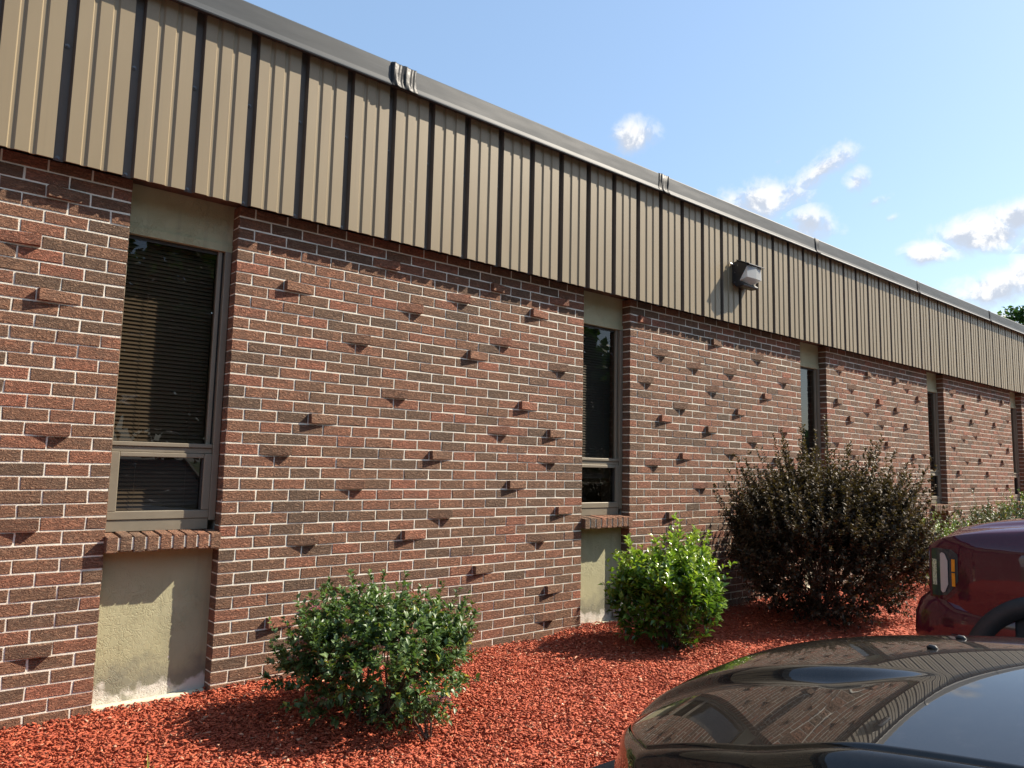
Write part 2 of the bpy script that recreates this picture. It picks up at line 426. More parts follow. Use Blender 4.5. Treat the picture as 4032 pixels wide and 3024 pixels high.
# ================================================================ the building
H = .0677; LB = .2032; JT = .0088
PW = 14.5 * LB - .010; OP = .5904; PITCH = PW + OP
P_FIRST, P_LAST = -2, 5                       # wall panels by index; 0 starts at x = 0
bld = empty('brick_building', (0, 0, 0), 'long low brown brick building with tan ribbed metal fascia and narrow windows', 'building')

BD = .095
def brick_shape(x0, x1, z0, z1, y=0., bv=.0025, g=None):
    j = (lambda: g.normal(0, .0014)) if g is not None else (lambda: 0.)
    V = [(x0, BD, z0), (x1, BD, z0), (x1, BD, z1), (x0, BD, z1)]
    for e, yy in ((0, y + bv), (bv, y)):
        V += [(x0 + e + j(), yy, z0 + e + j()), (x1 - e + j(), yy, z0 + e + j()), (x1 - e + j(), yy, z1 - e + j()), (x0 + e + j(), yy, z1 - e + j())]
    F = []
    for s in (0, 4):
        for k in range(4): F.append((s + k, s + (k + 1) % 4, s + 4 + (k + 1) % 4, s + 4 + k))
    F.append((8, 9, 10, 11))
    return V, F

ANGLED = {
    0: "2,5,R 2,10,L 2,13,R 4,8,R 4,12,L 6,2,L 6,6,R 8,10,R 10,4,R 10,9,L 10,13,R 15,5,R 15,11,L 18,3,L 18,10,R 18,13,L 21,1,R 21,7,L 21,12,R 24,4,R 24,11,L 27,7,R 27,13,L 29,2,R 29,6,L 30,12,R 33,3,R 33,9,L 36,2,L 36,13,L 39,12,R",
    1: "2,1,L 3,6,L 4,10,R 6,2,R 7,4,R 7,7,R 7,12,R 10,1,R 10,6,R 10,11,L 13,3,R 13,8,L 15,2,L 15,12,R 16,6,L 17,9,R 19,7,R 20,4,L 20,12,L 21,1,R 24,5,R 28,3,L 31,8,R 33,5,L",
    -1: "2,13,L 6,12,R 10,13,L 20,13,R 27,12,R 36,13,R 4,9,L 13,10,R 16,6,L 23,8,L 32,10,L 8,4,R 18,3,R 29,4,L 37,6,R",
    2: "3,1,R 3,5,L 3,9,L 4,11,R 6,3,R 6,13,L 8,7,L 9,1,L 9,9,L 10,5,R 12,3,L 12,7,R 12,11,L 16,1,R 16,8,L 17,13,R 18,3,R 18,6,L 18,12,L 21,9,R 24,13,L 28,10,R",
    3: "3,1,R 3,7,L 3,12,L 6,4,L 6,9,L 7,13,R 9,1,L 9,5,L 9,10,L 12,6,R 13,3,R 13,11,R 15,1,R 15,13,L 16,9,R 18,4,R 18,7,L 18,12,L 21,2,L 21,8,L 24,1,R 24,5,R 24,10,R 24,13,L"}
ANG = {p: {(int(a), int(b)): c for a, b, c in (t.split(',') for t in s.split())} for p, s in ANGLED.items()}
NC = 43                                       # courses 0..42

def project(v):
    d = Vector(v) - CAM_P; zc = d.dot(CAM_F)
    if zc < .1: return None
    f = 2969.79 / 4032 * 1024
    return 512 + f * d.dot(CAM_R) / zc, 384 - f * d.dot(CAM_U) / zc

def tone():
    u = rng.random()
    return float(np.clip(rng.normal(.14, .08), 0, .3) if u < .15 else rng.normal(.42, .10) if u < .60 else np.clip(rng.normal(.70, .13), .4, 1))

bricks = []                                   # (score, panel, x0, x1, z0, z1, tone)
angled = []
for p in range(P_FIRST, P_LAST + 1):
    X0 = p * PITCH
    for k in range(NC):
        zt = Z(-(k - 1) * H) - JT / 2; zb = zt - H + JT
        full_first = k % 2 == 1
        for b in range(15):
            x0 = b * LB if full_first else (b - .5) * LB
            x1 = x0 + LB - JT
            x0 = max(x0, 0.); x1 = min(x1, PW)
            if x1 - x0 < .03: continue
            a = ANG.get(p, {}).get((k, b))
            if a and x1 - x0 > .15: angled.append((p, X0 + x0, X0 + x1, zb, zt, a)); continue
            pr = [project((X0 + xx, 0, zz)) for xx in (x0, x1) for zz in (zb, zt)]
            sc = 0
            if all(q is not None for q in pr):
                us = [q[0] for q in pr]; vs = [q[1] for q in pr]
                if max(us) > 2 and min(us) < 1022 and max(vs) > 2 and min(vs) < 766 and zt > .01 and k > 0:
                    sc = (max(us) - min(us)) * (max(vs) - min(vs))
            bricks.append((sc, p, X0 + x0, X0 + x1, zb, zt))
order = sorted(range(len(bricks)), key=lambda i: -bricks[i][0])
single = set(order[:300])

panels = {}
for p in range(P_FIRST, P_LAST + 1):          # mortar body of each wall panel
    X0 = p * PITCH
    V, F = box(X0 + .003, X0 + PW - .003, .0030, BD - .001, Z(-(NC - 1) * H), Z(H) - .005)
    panels[p] = mobj('wall_panel', V, F, MAT['mortar'], bld)
bank = {}                                     # alike bricks share mesh data
Vb, Fb, Tb = [], [], []
for i, (sc, p, x0, x1, zb, zt) in enumerate(bricks):
    t = tone(); dy = float(np.clip(rng.normal(0, .0007), -.0015, .0010))
    if i in single:
        key = (round(x1 - x0, 3), int(t * 11), int(rng.integers(3)))
        if key not in bank:
            w, hh = (x1 - x0) / 2, (zt - zb) / 2
            V, F = brick_shape(-w, w, -hh, hh, 0., .0025, rng)
            bank[key] = make_mesh('brick', V, F, MAT['brick'], [(key[1] + .5) / 11] * len(F))
        o = bpy.data.objects.new('brick', bank[key]); o.location = ((x0 + x1) / 2, dy, (zb + zt) / 2)
        link(o, panels[p])
    else:
        V, F = brick_shape(x0, x1, zb, zt, dy, .0025, rng if sc > 20 else None)
        b = len(Vb); Vb += V; Fb += [tuple(q + b for q in f) for f in F]; Tb += [t] * len(F)
o = mobj('brickwork', Vb, Fb, MAT['brick'], bld, tone=Tb, kind='stuff')
# bricks laid askew: one end stands proud of the wall
abank = {}
for p, x0, x1, zb, zt, a in angled:
    t = tone(); t = max(t, .3); w = x1 - x0; hh = (zt - zb) / 2
    key = (a, int(t * 8), round(w, 3))
    if key not in abank:
        ang = math.asin(.031 / w); V, F = brick_shape(0, w, -hh, hh, 0., .0025, rng)
        F.append((0, 1, 2, 3))
        R = Matrix.Rotation(ang if a == 'L' else -ang, 3, 'Z'); piv = Vector((w, 0, 0)) if a == 'L' else Vector((0, 0, 0))
        V = [tuple(R @ (Vector(v) - piv) + piv) for v in V]
        abank[key] = make_mesh('angled_brick', V, F, MAT['brick'], [(key[1] + .5) / 8] * len(F))
    o = bpy.data.objects.new('angled_brick', abank[key]); o.location = (x0, 0, (zb + zt) / 2)
    link(o, panels[p])

# structural wall behind the panels, room, roof
XL, XR = P_FIRST * PITCH, P_LAST * PITCH + PW
mb = MB()
for p in range(P_FIRST, P_LAST + 1):
    X0 = p * PITCH; mb.box(X0, X0 + PW, BD, .34, -.4, Z(.09))
mb.obj('core_wall', MAT['core'], bld)
mb = MB()
mb.box(XL, XR, 9, 9.2, -.3, Z(1.1)).box(XL, XL + .2, .341, 8.999, -.3, Z(1.0)).box(XR - .2, XR, .341, 8.999, -.3, Z(1.0)).box(XL + .2, XR - .2, 3.6, 3.7, -.1, Z(.08))
mb.obj('rear_wall', MAT['core'], bld)
mobj('floor', *box(XL + .2, XR - .2, .341, 8.99, -.18, -.02), MAT['core'], bld)
mobj('soffit', *box(XL, XR, -.071, .36, Z(.078), Z(.089)), MAT['soffit'], bld)
mobj('roof', *box(XL, XR, -.06, 9.2, Z(1.172), Z(1.215)), MAT['roof'], bld)

# ribbed metal fascia: one sheet per rib
P = .3190
def siding_mesh():
    prof = [(.0225, .004), (.0225, 0)]
    for c in (.103, .196):
        prof += [(c - .017, 0), (c - .011, .008), (c + .007, .008), (c + .017, 0)]
    prof += [(P - .0335, 0), (P - .0335, .004)]
    z0, z1 = Z(.040), Z(1.17)
    V = [(x, y, z) for z in (z0, z1) for x, y in prof]; n = len(prof)
    F = [(i, i + 1, n + i + 1, n + i) for i in range(n - 1)]
    # turned-in bottom flange
    b = len(V); V += [(x, y + .012, z0 + .001) for x, y in prof]
    F += [(i + 1, i, b + i, b + i + 1) for i in range(n - 1)]
    return make_mesh('siding_panel', V, F, MAT['siding'])
sm = siding_mesh()
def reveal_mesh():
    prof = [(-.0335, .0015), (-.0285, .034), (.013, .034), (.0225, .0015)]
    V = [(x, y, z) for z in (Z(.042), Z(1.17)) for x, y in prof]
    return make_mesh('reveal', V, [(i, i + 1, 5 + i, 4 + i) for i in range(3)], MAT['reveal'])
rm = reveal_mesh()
SY = -.106
i0 = int(math.ceil((XL + .9552) / P)); i1 = int((XR + .9552) / P) - 1
scm = MB()
V, F = loft([[(math.cos(t) * r, -y, math.sin(t) * r) for t in [k * math.pi / 4 for k in range(8)]] for r, y in ((.014, 0), (.013, .003), (.007, .004), (.0065, .010), (.001, .011))], True)
screw_me = make_mesh('screw', V, F, MAT['screw'])
for i in range(i0, i1 + 1):
    o = bpy.data.objects.new('siding_panel', sm); o.location = (-.9552 + i * P, SY, 0); link(o, bld)
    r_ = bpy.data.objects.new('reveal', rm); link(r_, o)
    if -2 <= i < 14:
        for zz in (.055, .66):
            s = bpy.data.objects.new('screw', screw_me); s.location = (-.012, .0335, Z(zz)); link(s, o)
mobj('fascia_backing', *box(XL, XR, SY + .040, -.03, Z(.09), Z(1.15)), MAT['roof'], bld)

# metal coping in lengths, joints wrapped with tape
CS = 2.805
prof = [(-.10, 1.105), (-.152, 1.092), (-.167, 1.082), (-.170, 1.090), (-.160, 1.104), (-.1545, 1.13), (-.1535, 1.18), (-.1515, 1.248), (-.145, 1.258), (-.130, 1.262), (.12, 1.24), (.12, 1.21)]
for i in range(-3, 8):
    xa, xb = 1.003 + i * CS, 1.003 + (i + 1) * CS - .003
    if xb < XL or xa > XR: continue
    xa = max(xa, XL); xb = min(xb, XR)
    V, F = loft([[(x, y, Z(z)) for y, z in prof] for x in np.linspace(xa, xb, 14)])
    mobj('coping_section', V, F, MAT['coping'], bld)
for i, wd, wr in ((0, .20, 1.2), (1, .14, 1.), (2, .09, .5), (3, .07, .4), (4, .07, .4), (-1, .2, 1.)):
    xc = 1.003 + i * CS; g = np.random.default_rng(40 + i)
    xs = np.linspace(xc - wd / 2, xc + wd / 2, 26); ph = g.uniform(0, 6, 4)
    rings = []
    for j, x in enumerate(xs):
        e = min(1., min(j, 25 - j) / 2.)
        ring = []
        for q, (y, z) in enumerate(prof[1:11]):
            wv = .0045 + e * wr * (.007 * max(0, math.sin(x * 70 + ph[0] + q * .25)) + .005 * abs(math.sin(x * 130 + ph[1] - q * .5)) * (q > 2))
            ring.append((x + .006 * math.sin(q * 1.1 + ph[2]), y - wv, Z(z) - (.002 if q < 3 else -.002)))
        rings.append(ring)
    V, F = loft(rings)
    mobj('seam_patch', V, F, MAT['tape'], bld, smooth=True)

# windows in the bays between the panels
def slat_mesh(w, m):
    V, F = [], []
    a = math.radians(62)
    pr = [(s * .0125 * math.cos(a), s * .0125 * math.sin(a) + (.0016 if abs(s) < .5 else 0)) for s in (-1, -.4, .4, 1)]
    pr = [(y, z) for y, z in pr]
    V = [(x, y, z) for x in (0, w) for y, z in pr]
    F = [(i, i + 1, 5 + i, 4 + i) for i in range(3)]
    return make_mesh('slat', V, F, m)
slat_near = slat_mesh(OP - .10, MAT['blind'])
for p in range(P_FIRST, P_LAST):
    xl = p * PITCH + PW; xr = xl + OP
    zh, zm, zs = Z(-.21), Z(-1.395), Z(-1.80)
    # infill panels
    mobj('stucco_panel', *box(xl, xr, .096, .33, -.35, Z(-1.905)), MAT['stucco'], bld)
    bevel(mobj('footing', *box(xl + .002, xr - .002, .045, .0955, -.30, .020), MAT['footing'], bld), .010, 2)
    hp = mobj('head_panel', *box(xl, xr, .096, .33, zh + .046, Z(.077)), MAT['stucco'], bld)
    mobj('trim_board', *box(xl, xr, .088, .32, zh, zh + .044), MAT['stucco'], hp)
    wroot = bpy.data.objects.new('window', None); wroot.location = (xl, 0, zs); link(wroot, bld)
    # frame
    mb = MB()
    mb.box(xr - .040, xr - .003, .082, .150, zs, zh - .001).box(xl + .002, xl + .014, .082, .150, zs, zh - .001)
    mb.box(xl + .0142, xl + .024, .104, .150, zm, zh - .001).box(xr - .074, xr - .052, .104, .150, zm, zh - .001)
    bevel(mb.obj('window_frame', MAT['bronze'], wroot), .002, 1)
    mb = MB(); mb.box(xl + .0145, xr - .0405, .094, .149, zm - .026, zm + .006).box(xl + .0145, xr - .0405, .084, .145, zm + .0065, zm + .030)
    bevel(mb.obj('mullion', MAT['bronze'], wroot), .003, 1)
    mb = MB(); mb.box(xl + .0147, xl + .060, .084, .141, zs + .058, zm - .0265).box(xr - .084, xr - .0407, .084, .141, zs + .058, zm - .0265)
    mb.box(xl + .0605, xr - .0845, .088, .141, zm - .052, zm - .0268)
    mb.box(xl + .0146, xr - .0406, .084, .141, zs + .012, zs + .0575).box(xl + .0144, xr - .0404, .090, .145, zs - .052, zs + .0115)
    bevel(mb.obj('lower_sash', MAT['bronze'], wroot), .003, 1)
    mb = MB(); mb.box(xl + .0245, xr - .0745, .118, .150, zh - .022, zh - .001).box(xr - .0518, xr - .0402, .118, .150, zm + .031, zh - .002).box(xr - .092, xr - .0845, .098, .140, zs + .06, zm - .053)
    mb.obj('gasket', MAT['bronze_dark'], wroot)
    mobj('pane', [(xl + .02, .122, zm + .02), (xr - .070, .122, zm + .02), (xr - .070, .122, zh - .01), (xl + .02, .122, zh - .01)], [(0, 1, 2, 3)], MAT['glass'], wroot)
    mobj('pane', [(xl + .055, .116, zs + .05), (xr - .080, .116, zs + .05), (xr - .080, .116, zm - .04), (xl + .055, .116, zm - .04)], [(0, 1, 2, 3)], MAT['glass'], wroot)
    # venetian blind behind the glass
    zlow = zs + .02 if p in (-1, 2) else zm - .17
    nsl = int((zh - .03 - zlow) / .0226)
    if p == -1:
        for k in range(nsl):
            o = bpy.data.objects.new('slat', slat_near); o.location = (.03, .180, zh - .03 - k * .0226 - zs); o.rotation_euler = (0, rng.normal(0, .0012), 0); link(o, wroot)
    else:
        Vv, Ff = [], []
        for k in range(nsl):
            b = len(Vv); z = zh - .03 - k * .0226
            Vv += [(xl + .03 + v.co.x, .180 + v.co.y, z + v.co.z) for v in slat_near.vertices]; Ff += [tuple(q + b for q in f.vertices) for f in slat_near.polygons]
        mobj('blind', Vv, Ff, MAT['blind_dark'], wroot, kind='stuff')
    mb = MB()
    for xx in (xl + .16, xr - .16): mb.tube([(xx, .166, zh - .03), (xx, .166, zlow)], .0012, 4)
    mb.box(xl + .05, xr - .07, .168, .192, zlow - .018, zlow - .004)
    mb.obj('blind_cord', MAT['blind'], wroot)
    # brick sill
    sill = mobj('window_sill', *box(xl + .004, xr - .012, -.040, .095, Z(-1.935), Z(-1.873)), MAT['mortar'], bld)
    g = np.random.default_rng(p + 60); bw = (OP + .006) / 9
    for k in range(9):
        x0 = xl - .006 + k * bw + .004; x1 = x0 + bw - .010
        dz = g.normal(0, .002); t = float(np.clip(g.normal(.25 if k < 3 else .5, .12), 0, 1))
        V = [(x0, -.045, Z(-1.947) + dz), (x1, -.045, Z(-1.947) + dz), (x1, .094, Z(-1.93) + dz), (x0, .094, Z(-1.93) + dz),
             (x0, -.045, Z(-1.864) + dz), (x1, -.045, Z(-1.864) + dz), (x1, .094, Z(-1.852) + dz), (x0, .094, Z(-1.852) + dz)]
        bevel(mobj('sill_brick', V, BOXF, MAT['brick'], sill, tone=[t] * 6), .004, 2)

# ================================================================ wall light
wl = empty('wall_light', (5.095, SY, Z(.55)), 'black wall pack light with clear prismatic lens mounted on the tan ribbed fascia', 'wall light')
xa, xb = 4.96, 5.23
LY, LZ = .1045, .05
def prism(prof, x0, x1):
    n = len(prof); V = [(x, min(y + LY, SY + .004), Z(z + LZ)) for x in (x0, x1) for y, z in prof]
    F = [tuple(range(n))[::-1], tuple(range(n, 2 * n))] + [(i, (i + 1) % n, n + (i + 1) % n, n + i) for i in range(n)]
    return V, F
V, F = prism([(-.172, .605), (-.265, .622), (-.385, .568), (-.385, .558), (-.292, .412), (-.345, .372), (-.335, .350), (-.255, .352), (-.172, .40)], xa, xb)
bevel(mobj('housing', V, F, MAT['lamp_black'], wl), .008, 2)
V, F = prism([(-.26, .624), (-.40, .562), (-.412, .556), (-.412, .566), (-.40, .574), (-.265, .634)], xa - .006, xb + .006)
bevel(mobj('visor', V, F, MAT['lamp_black'], wl), .003, 2)
xm = (xa + xb) / 2
V = [(xa + .012, -.380, Z(.557)), (xm, -.400, Z(.557)), (xb - .012, -.380, Z(.557)), (xa + .010, -.382, Z(.436)), (xm, -.405, Z(.428)), (xb - .010, -.382, Z(.436)),
     (xa + .008, -.296, Z(.414)), (xm, -.338, Z(.378)), (xb - .008, -.296, Z(.414)), (xa + .012, -.378, Z(.558)), (xb - .012, -.378, Z(.558))]
F = [(0, 3, 4, 1), (1, 4, 5, 2), (3, 6, 7, 4), (4, 7, 8, 5), (0, 6, 3), (2, 5, 8)]
V = [(x - .003 if x < xm - .01 else x + .003 if x > xm + .01 else x, y + LY, z + LZ) for x, y, z in V]
mobj('lens', V, F, MAT['refractor'], wl)
MB().tube([(4.965, -.125, Z(.635)), (4.915, -.125, Z(.637))], .007, 8).tube([(4.917, -.125, Z(.637)), (4.895, -.125, Z(.637))], .010, 8).obj('conduit_plug', MAT['chrome'], wl)
mb = MB()
for zz in (.40, .50): mb.tube([(4.961, -.14, Z(zz + .05)), (4.954, -.14, Z(zz + .05))], .006, 6)
mb.obj('screw', MAT['screw'], wl)
# small steel utility box on the infill below the second window
ub = empty('utility_box', (3.455, .09, .11), 'small grey utility box at the foot of the wall behind the glossy shrub', 'utility box')
bevel(mobj('box', *box(3.425, 3.485, .03, .095, .045, .175), m_simple('grey_box_paint', (.36, .36, .37), .5, .2), ub), .006, 2)
bevel(mobj('cover', *box(3.43, 3.48, .024, .0295, .055, .165), m_simple('grey_cover_paint', (.42, .42, .43), .5, .2), ub), .003, 1)

# ================================================================ planting
def leaves(P, D, U, L, wd, tone, fold=.25, curl=.15, g=rng):
    """folded leaf blades: P base, D direction, U up, L length, wd width"""
    n = len(P); D = D / np.linalg.norm(D, axis=1)[:, None]
    R = np.cross(D, U); R /= np.linalg.norm(R, axis=1)[:, None] + 1e-9; N = np.cross(R, D)
    L = L[:, None]; w = wd[:, None]; V = np.empty((n, 6, 3))
    V[:, 0] = P; V[:, 1] = P + D * L * .45 + R * w * .5 + N * w * fold; V[:, 2] = P + D * L * .5 - N * 0
    V[:, 3] = P + D * L * .45 - R * w * .5 + N * w * fold; V[:, 4] = P + D * L - N * L * curl
    V[:, 5] = P + D * L * .75 + N * L * .01 - N * L * curl * .4
    i = (np.arange(n) * 6)[:, None]
    F = np.concatenate([i + np.array([[0, 1, 5, 2]]), i + np.array([[0, 2, 5, 3]]), i + np.array([[1, 4, 5, 5]]), i + np.array([[3, 5, 4, 4]])])
    tris = np.concatenate([i + np.array([[1, 4, 5]]), i + np.array([[5, 4, 3]]), i + np.array([[0, 1, 5]]), i + np.array([[0, 5, 3]])])
    return V.reshape(-1, 3), tris, np.tile(tone, 4)

def unit(g, n):
    v = g.normal(0, 1, (n, 3)); return v / np.linalg.norm(v, axis=1)[:, None]

def shrub(name, label, cx, cy, rx, ry, ht, ntwig, nleaf, llen, lwid, tlen, mleaf, seed, up=.5, spikes=0, spike_len=.25, group=None, flowers=0, low=.12, base_r=.12, stems=26, tone_fn=None, droop=.0, shoots=(), size_var=.0):
    g = np.random.default_rng(seed)
    z0 = float(mulch_z(cx, cy))
    root = empty(name, (cx, cy, z0), label, 'shrub', group)
    ph = g.uniform(0, 6.28, 6)
    def lump(d):
        az = np.arctan2(d[:, 1], d[:, 0]); el = d[:, 2]
        return 1 + .10 * np.sin(3 * az + ph[0] + 2 * el) + .08 * np.sin(5 * az + ph[1] - 4 * el) + .07 * np.sin(7 * el + ph[2] + 2 * az) + .05 * np.sin(11 * az + ph[3])
    d = unit(g, ntwig); d[:, 2] = np.where(d[:, 2] < -.2, d[:, 2] * np.where(g.random(ntwig) < .6, -1, .9), d[:, 2])
    d /= np.linalg.norm(d, axis=1)[:, None]
    rad = lump(d) * (g.random(ntwig) ** .33 * .62 + .34)
    C = np.array([cx, cy, z0 + ht * .46])
    B = C + d * rad[:, None] * np.array([rx, ry, ht * .56]) * .92
    B[:, 2] = np.maximum(B[:, 2], z0 + low * g.random(ntwig) + .02)
    T = d * np.array([1, 1, .8]) + np.array([0, 0, up]) + unit(g, ntwig) * .45
    T /= np.linalg.norm(T, axis=1)[:, None]
    tl = g.uniform(.6, 1.2, ntwig) * tlen
    if spikes:
        k = g.choice(np.where(B[:, 2] > z0 + ht * .45)[0], spikes, replace=False); tl[k] = g.uniform(.6, 1.3, spikes) * spike_len
        T[k] = T[k] * .5 + np.array([0, 0, .8]) + (B[k] - C) * .5; T[k] /= np.linalg.norm(T[k], axis=1)[:, None]
    B[:, 1] = np.minimum(B[:, 1], -.09)
    for dx, dy, zb_, ln in shoots:             # a few long leaders
        B = np.vstack([B, [cx + dx, cy + dy, z0 + zb_]]); v = np.array([dx * .25 + g.normal(0, .05), dy * .25 + g.normal(0, .05), 1.]); T = np.vstack([T, v / np.linalg.norm(v)])
        tl = np.append(tl, ln); rad = np.append(rad, .9); d = np.vstack([d, [0, 0, 1]])
    ntwig = len(B)
    # leaves along twigs
    cnt = np.maximum(3, (nleaf * tl / tlen).astype(int)); idx = np.repeat(np.arange(ntwig), cnt); n = len(idx)
    s = g.random(n)
    Pp = B[idx] + T[idx] * (tl[idx] * s)[:, None]
    side = unit(g, n); side -= T[idx] * np.sum(side * T[idx], 1)[:, None]; side /= np.linalg.norm(side, axis=1)[:, None]
    D = side * .85 + T[idx] * .65 + np.array([0, 0, .12 - droop])
    U = np.array([0, 0, 1.]) + unit(g, n) * .5
    L = g.uniform(.7, 1.25, n) * llen * (1 - .35 * s); w = L * lwid * g.uniform(.85, 1.15, n)
    Pp[:, 1] = np.minimum(Pp[:, 1], -.04)
    hrel = (Pp[:, 2] - z0) / ht; rrel = rad[idx]
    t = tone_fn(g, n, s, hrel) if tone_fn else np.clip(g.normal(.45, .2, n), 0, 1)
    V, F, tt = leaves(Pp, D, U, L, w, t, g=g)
    mobj('foliage', V, F, mleaf, root, tone=tt)
    mb = MB()
    for k in g.choice(ntwig, stems, replace=False):
        a = g.uniform(0, 6.28); r = base_r * math.sqrt(g.random())
        p0 = Vector((cx + r * math.cos(a), cy + r * math.sin(a), z0 - .02)); p3 = Vector(B[k])
        pm = p0.lerp(p3, .5) + Vector((g.normal(0, .02), g.normal(0, .02), .06 * ht))
        mb.tube([p0, p0.lerp(pm, .6), pm, p3.lerp(pm, .4), p3], [.0075, .006, .005, .0035, .0022], 5)
    for k in range(0, ntwig, 3): mb.tube([B[k] - T[k] * .05, B[k] + T[k] * tl[k]], [.0022, .0009], 3, False)
    mb.obj('stem', MAT['stem'], root)
    if flowers:
        k = g.choice(np.where(rad > .72)[0], flowers); Vf, Ff, Tf = [], [], []
        for j in k:
            c = B[j] + T[j] * tl[j]; m_ = 44
            dd = unit(g, m_); dd[:, 2] = np.abs(dd[:, 2]) * .6
            V, F, tt = leaves(c + dd * .020, dd, unit(g, m_), g.uniform(.007, .014, m_), g.uniform(.006, .011, m_), np.full(m_, g.choice([.1, .3, .5, .95], p=[.3, .4, .22, .08])), g=g)
            Ff.append(F + sum(len(v) for v in Vf)); Vf.append(V); Tf.append(tt)
        mobj('flower_head', np.concatenate(Vf), np.concatenate(Ff), MAT['flower'], root, tone=np.concatenate(Tf))
    return root

LEAF_A = m_leaf('spirea_leaf', [(0, (.042, .078, .026)), (.4, (.092, .155, .052)), (.75, (.145, .215, .070)), (.92, (.20, .27, .07)), (1, (.42, .38, .07))], .42, .25)
LEAF_B = m_leaf('glossy_leaf', [(0, (.025, .065, .014)), (.4, (.075, .150, .024)), (.75, (.19, .29, .04)), (1, (.34, .42, .08))], .25, .3, .6)
LEAF_C = m_leaf('dark_bronze_leaf', [(0, (.030, .022, .014)), (.4, (.075, .052, .030)), (.75, (.125, .088, .048)), (1, (.19, .135, .07))], .55, .15, .25)
LEAF_D = m_leaf('tree_leaf', [(0, (.018, .045, .012)), (.5, (.045, .095, .022)), (1, (.10, .17, .04))], .5, .3)
LEAF_E = m_leaf('grey_green_leaf', [(0, (.03, .045, .022)), (.5, (.075, .10, .05)), (.8, (.12, .14, .07)), (1, (.14, .08, .05))], .45, .2)

def tone_a(g, n, s, h):
    t = np.clip(g.normal(.38, .18, n) + .18 * (s - .5), 0, .9); t[g.random(n) < .02] = 1.; return t
shrub('spirea_shrub', 'low rounded dark green shrub with faded brown flower heads, nearest the first window', .58, -.86, .50, .46, .53, 700, 20, .047, .58, .14, LEAF_A, 3,
      up=.55, spikes=110, spike_len=.22, flowers=70, tone_fn=tone_a)
shrub('spirea_shrub', 'small green sprig of low shrub growing over the mulch in front of the rounded one', .60, -1.27, .10, .08, .24, 26, 12, .035, .5, .09, LEAF_A, 5, up=.5, stems=6, base_r=.03, tone_fn=tone_a)
shrub('spirea_shrub', 'tiny green weed sprouting against the brick wall right of the rounded shrub', 1.42, -.16, .06, .05, .15, 9, 8, .026, .5, .06, LEAF_A, 6, up=.6, stems=3, base_r=.02, tone_fn=tone_a)

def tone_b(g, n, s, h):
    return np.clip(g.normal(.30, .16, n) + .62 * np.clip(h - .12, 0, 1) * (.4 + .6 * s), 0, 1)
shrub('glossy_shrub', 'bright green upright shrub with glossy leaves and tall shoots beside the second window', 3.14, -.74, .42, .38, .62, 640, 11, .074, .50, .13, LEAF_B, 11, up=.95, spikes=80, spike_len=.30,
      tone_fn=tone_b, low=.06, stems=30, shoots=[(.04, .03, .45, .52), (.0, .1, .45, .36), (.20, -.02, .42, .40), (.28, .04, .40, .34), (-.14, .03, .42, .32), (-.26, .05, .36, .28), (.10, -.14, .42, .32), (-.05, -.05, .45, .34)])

def tone_c(g, n, s, h):
    t = np.clip(g.normal(.34, .2, n) + .25 * (s - .5) + .2 * (h - .6), 0, 1); return t
shrub('bronze_shrub', 'large dark bronze leaved shrub in front of the third window, above the red mulch', 5.24, -.90, 1.03, .78, 1.22, 3400, 25, .047, .56, .22, LEAF_C, 21, up=.7, spikes=320, spike_len=.50,
      tone_fn=tone_c, low=.10, base_r=.2, stems=40, shoots=[(-.45, 0., .95, .62), (-.15, .1, 1.0, .62), (-.5, -.1, .9, .5), (.25, 0., 1.0, .5)])
def tone_e(g, n, s, h):
    t = np.clip(g.normal(.45, .2, n), 0, .85); t[g.random(n) < .1] = 1; return t
shrub('hedge_shrub', 'grey green shrub by the wall behind the red truck, nearer the fifth window', 10.1, -.75, .75, .55, .88, 420, 14, .05, .5, .2, LEAF_E, 31, up=.6, spikes=40, tone_fn=tone_e)
shrub('hedge_shrub', 'yellow green shrub by the wall behind the red truck at the picture edge', 11.6, -.75, .7, .55, .98, 420, 14, .05, .5, .2, LEAF_A, 32, up=.6, spikes=40, tone_fn=tone_e)
shrub('hedge_shrub', 'light green shrub peeking between the dark bronze shrub and the red truck', 8.05, -.75, .45, .45, .80, 260, 13, .045, .5, .16, LEAF_A, 33, up=.6, spikes=30, tone_fn=lambda g, n, s, h: np.clip(g.normal(.7, .15, n), 0, .95))

# blade of grass in the mulch
g = np.random.default_rng(3); gr = empty('grass_sprout', (-.60, -1.05, 0), 'thin yellow green grass sprout standing in the red mulch at lower left', 'grass')
P0 = np.array([(-.60, -1.05, .0)] * 5); Dg = np.array([(.02, 0, 1), (.12, .05, 1), (-.10, 0, 1), (.3, -.1, .8), (-.02, .1, 1)])
V, F, tt = leaves(P0, Dg, np.array([(0, -1., .1)] * 5), np.array([.13, .10, .09, .08, .06]), np.array([.007, .006, .006, .006, .005]), np.array([1., .9, 1., .9, .95]))
mobj('blade', V, F, LEAF_A, gr, tone=tt)

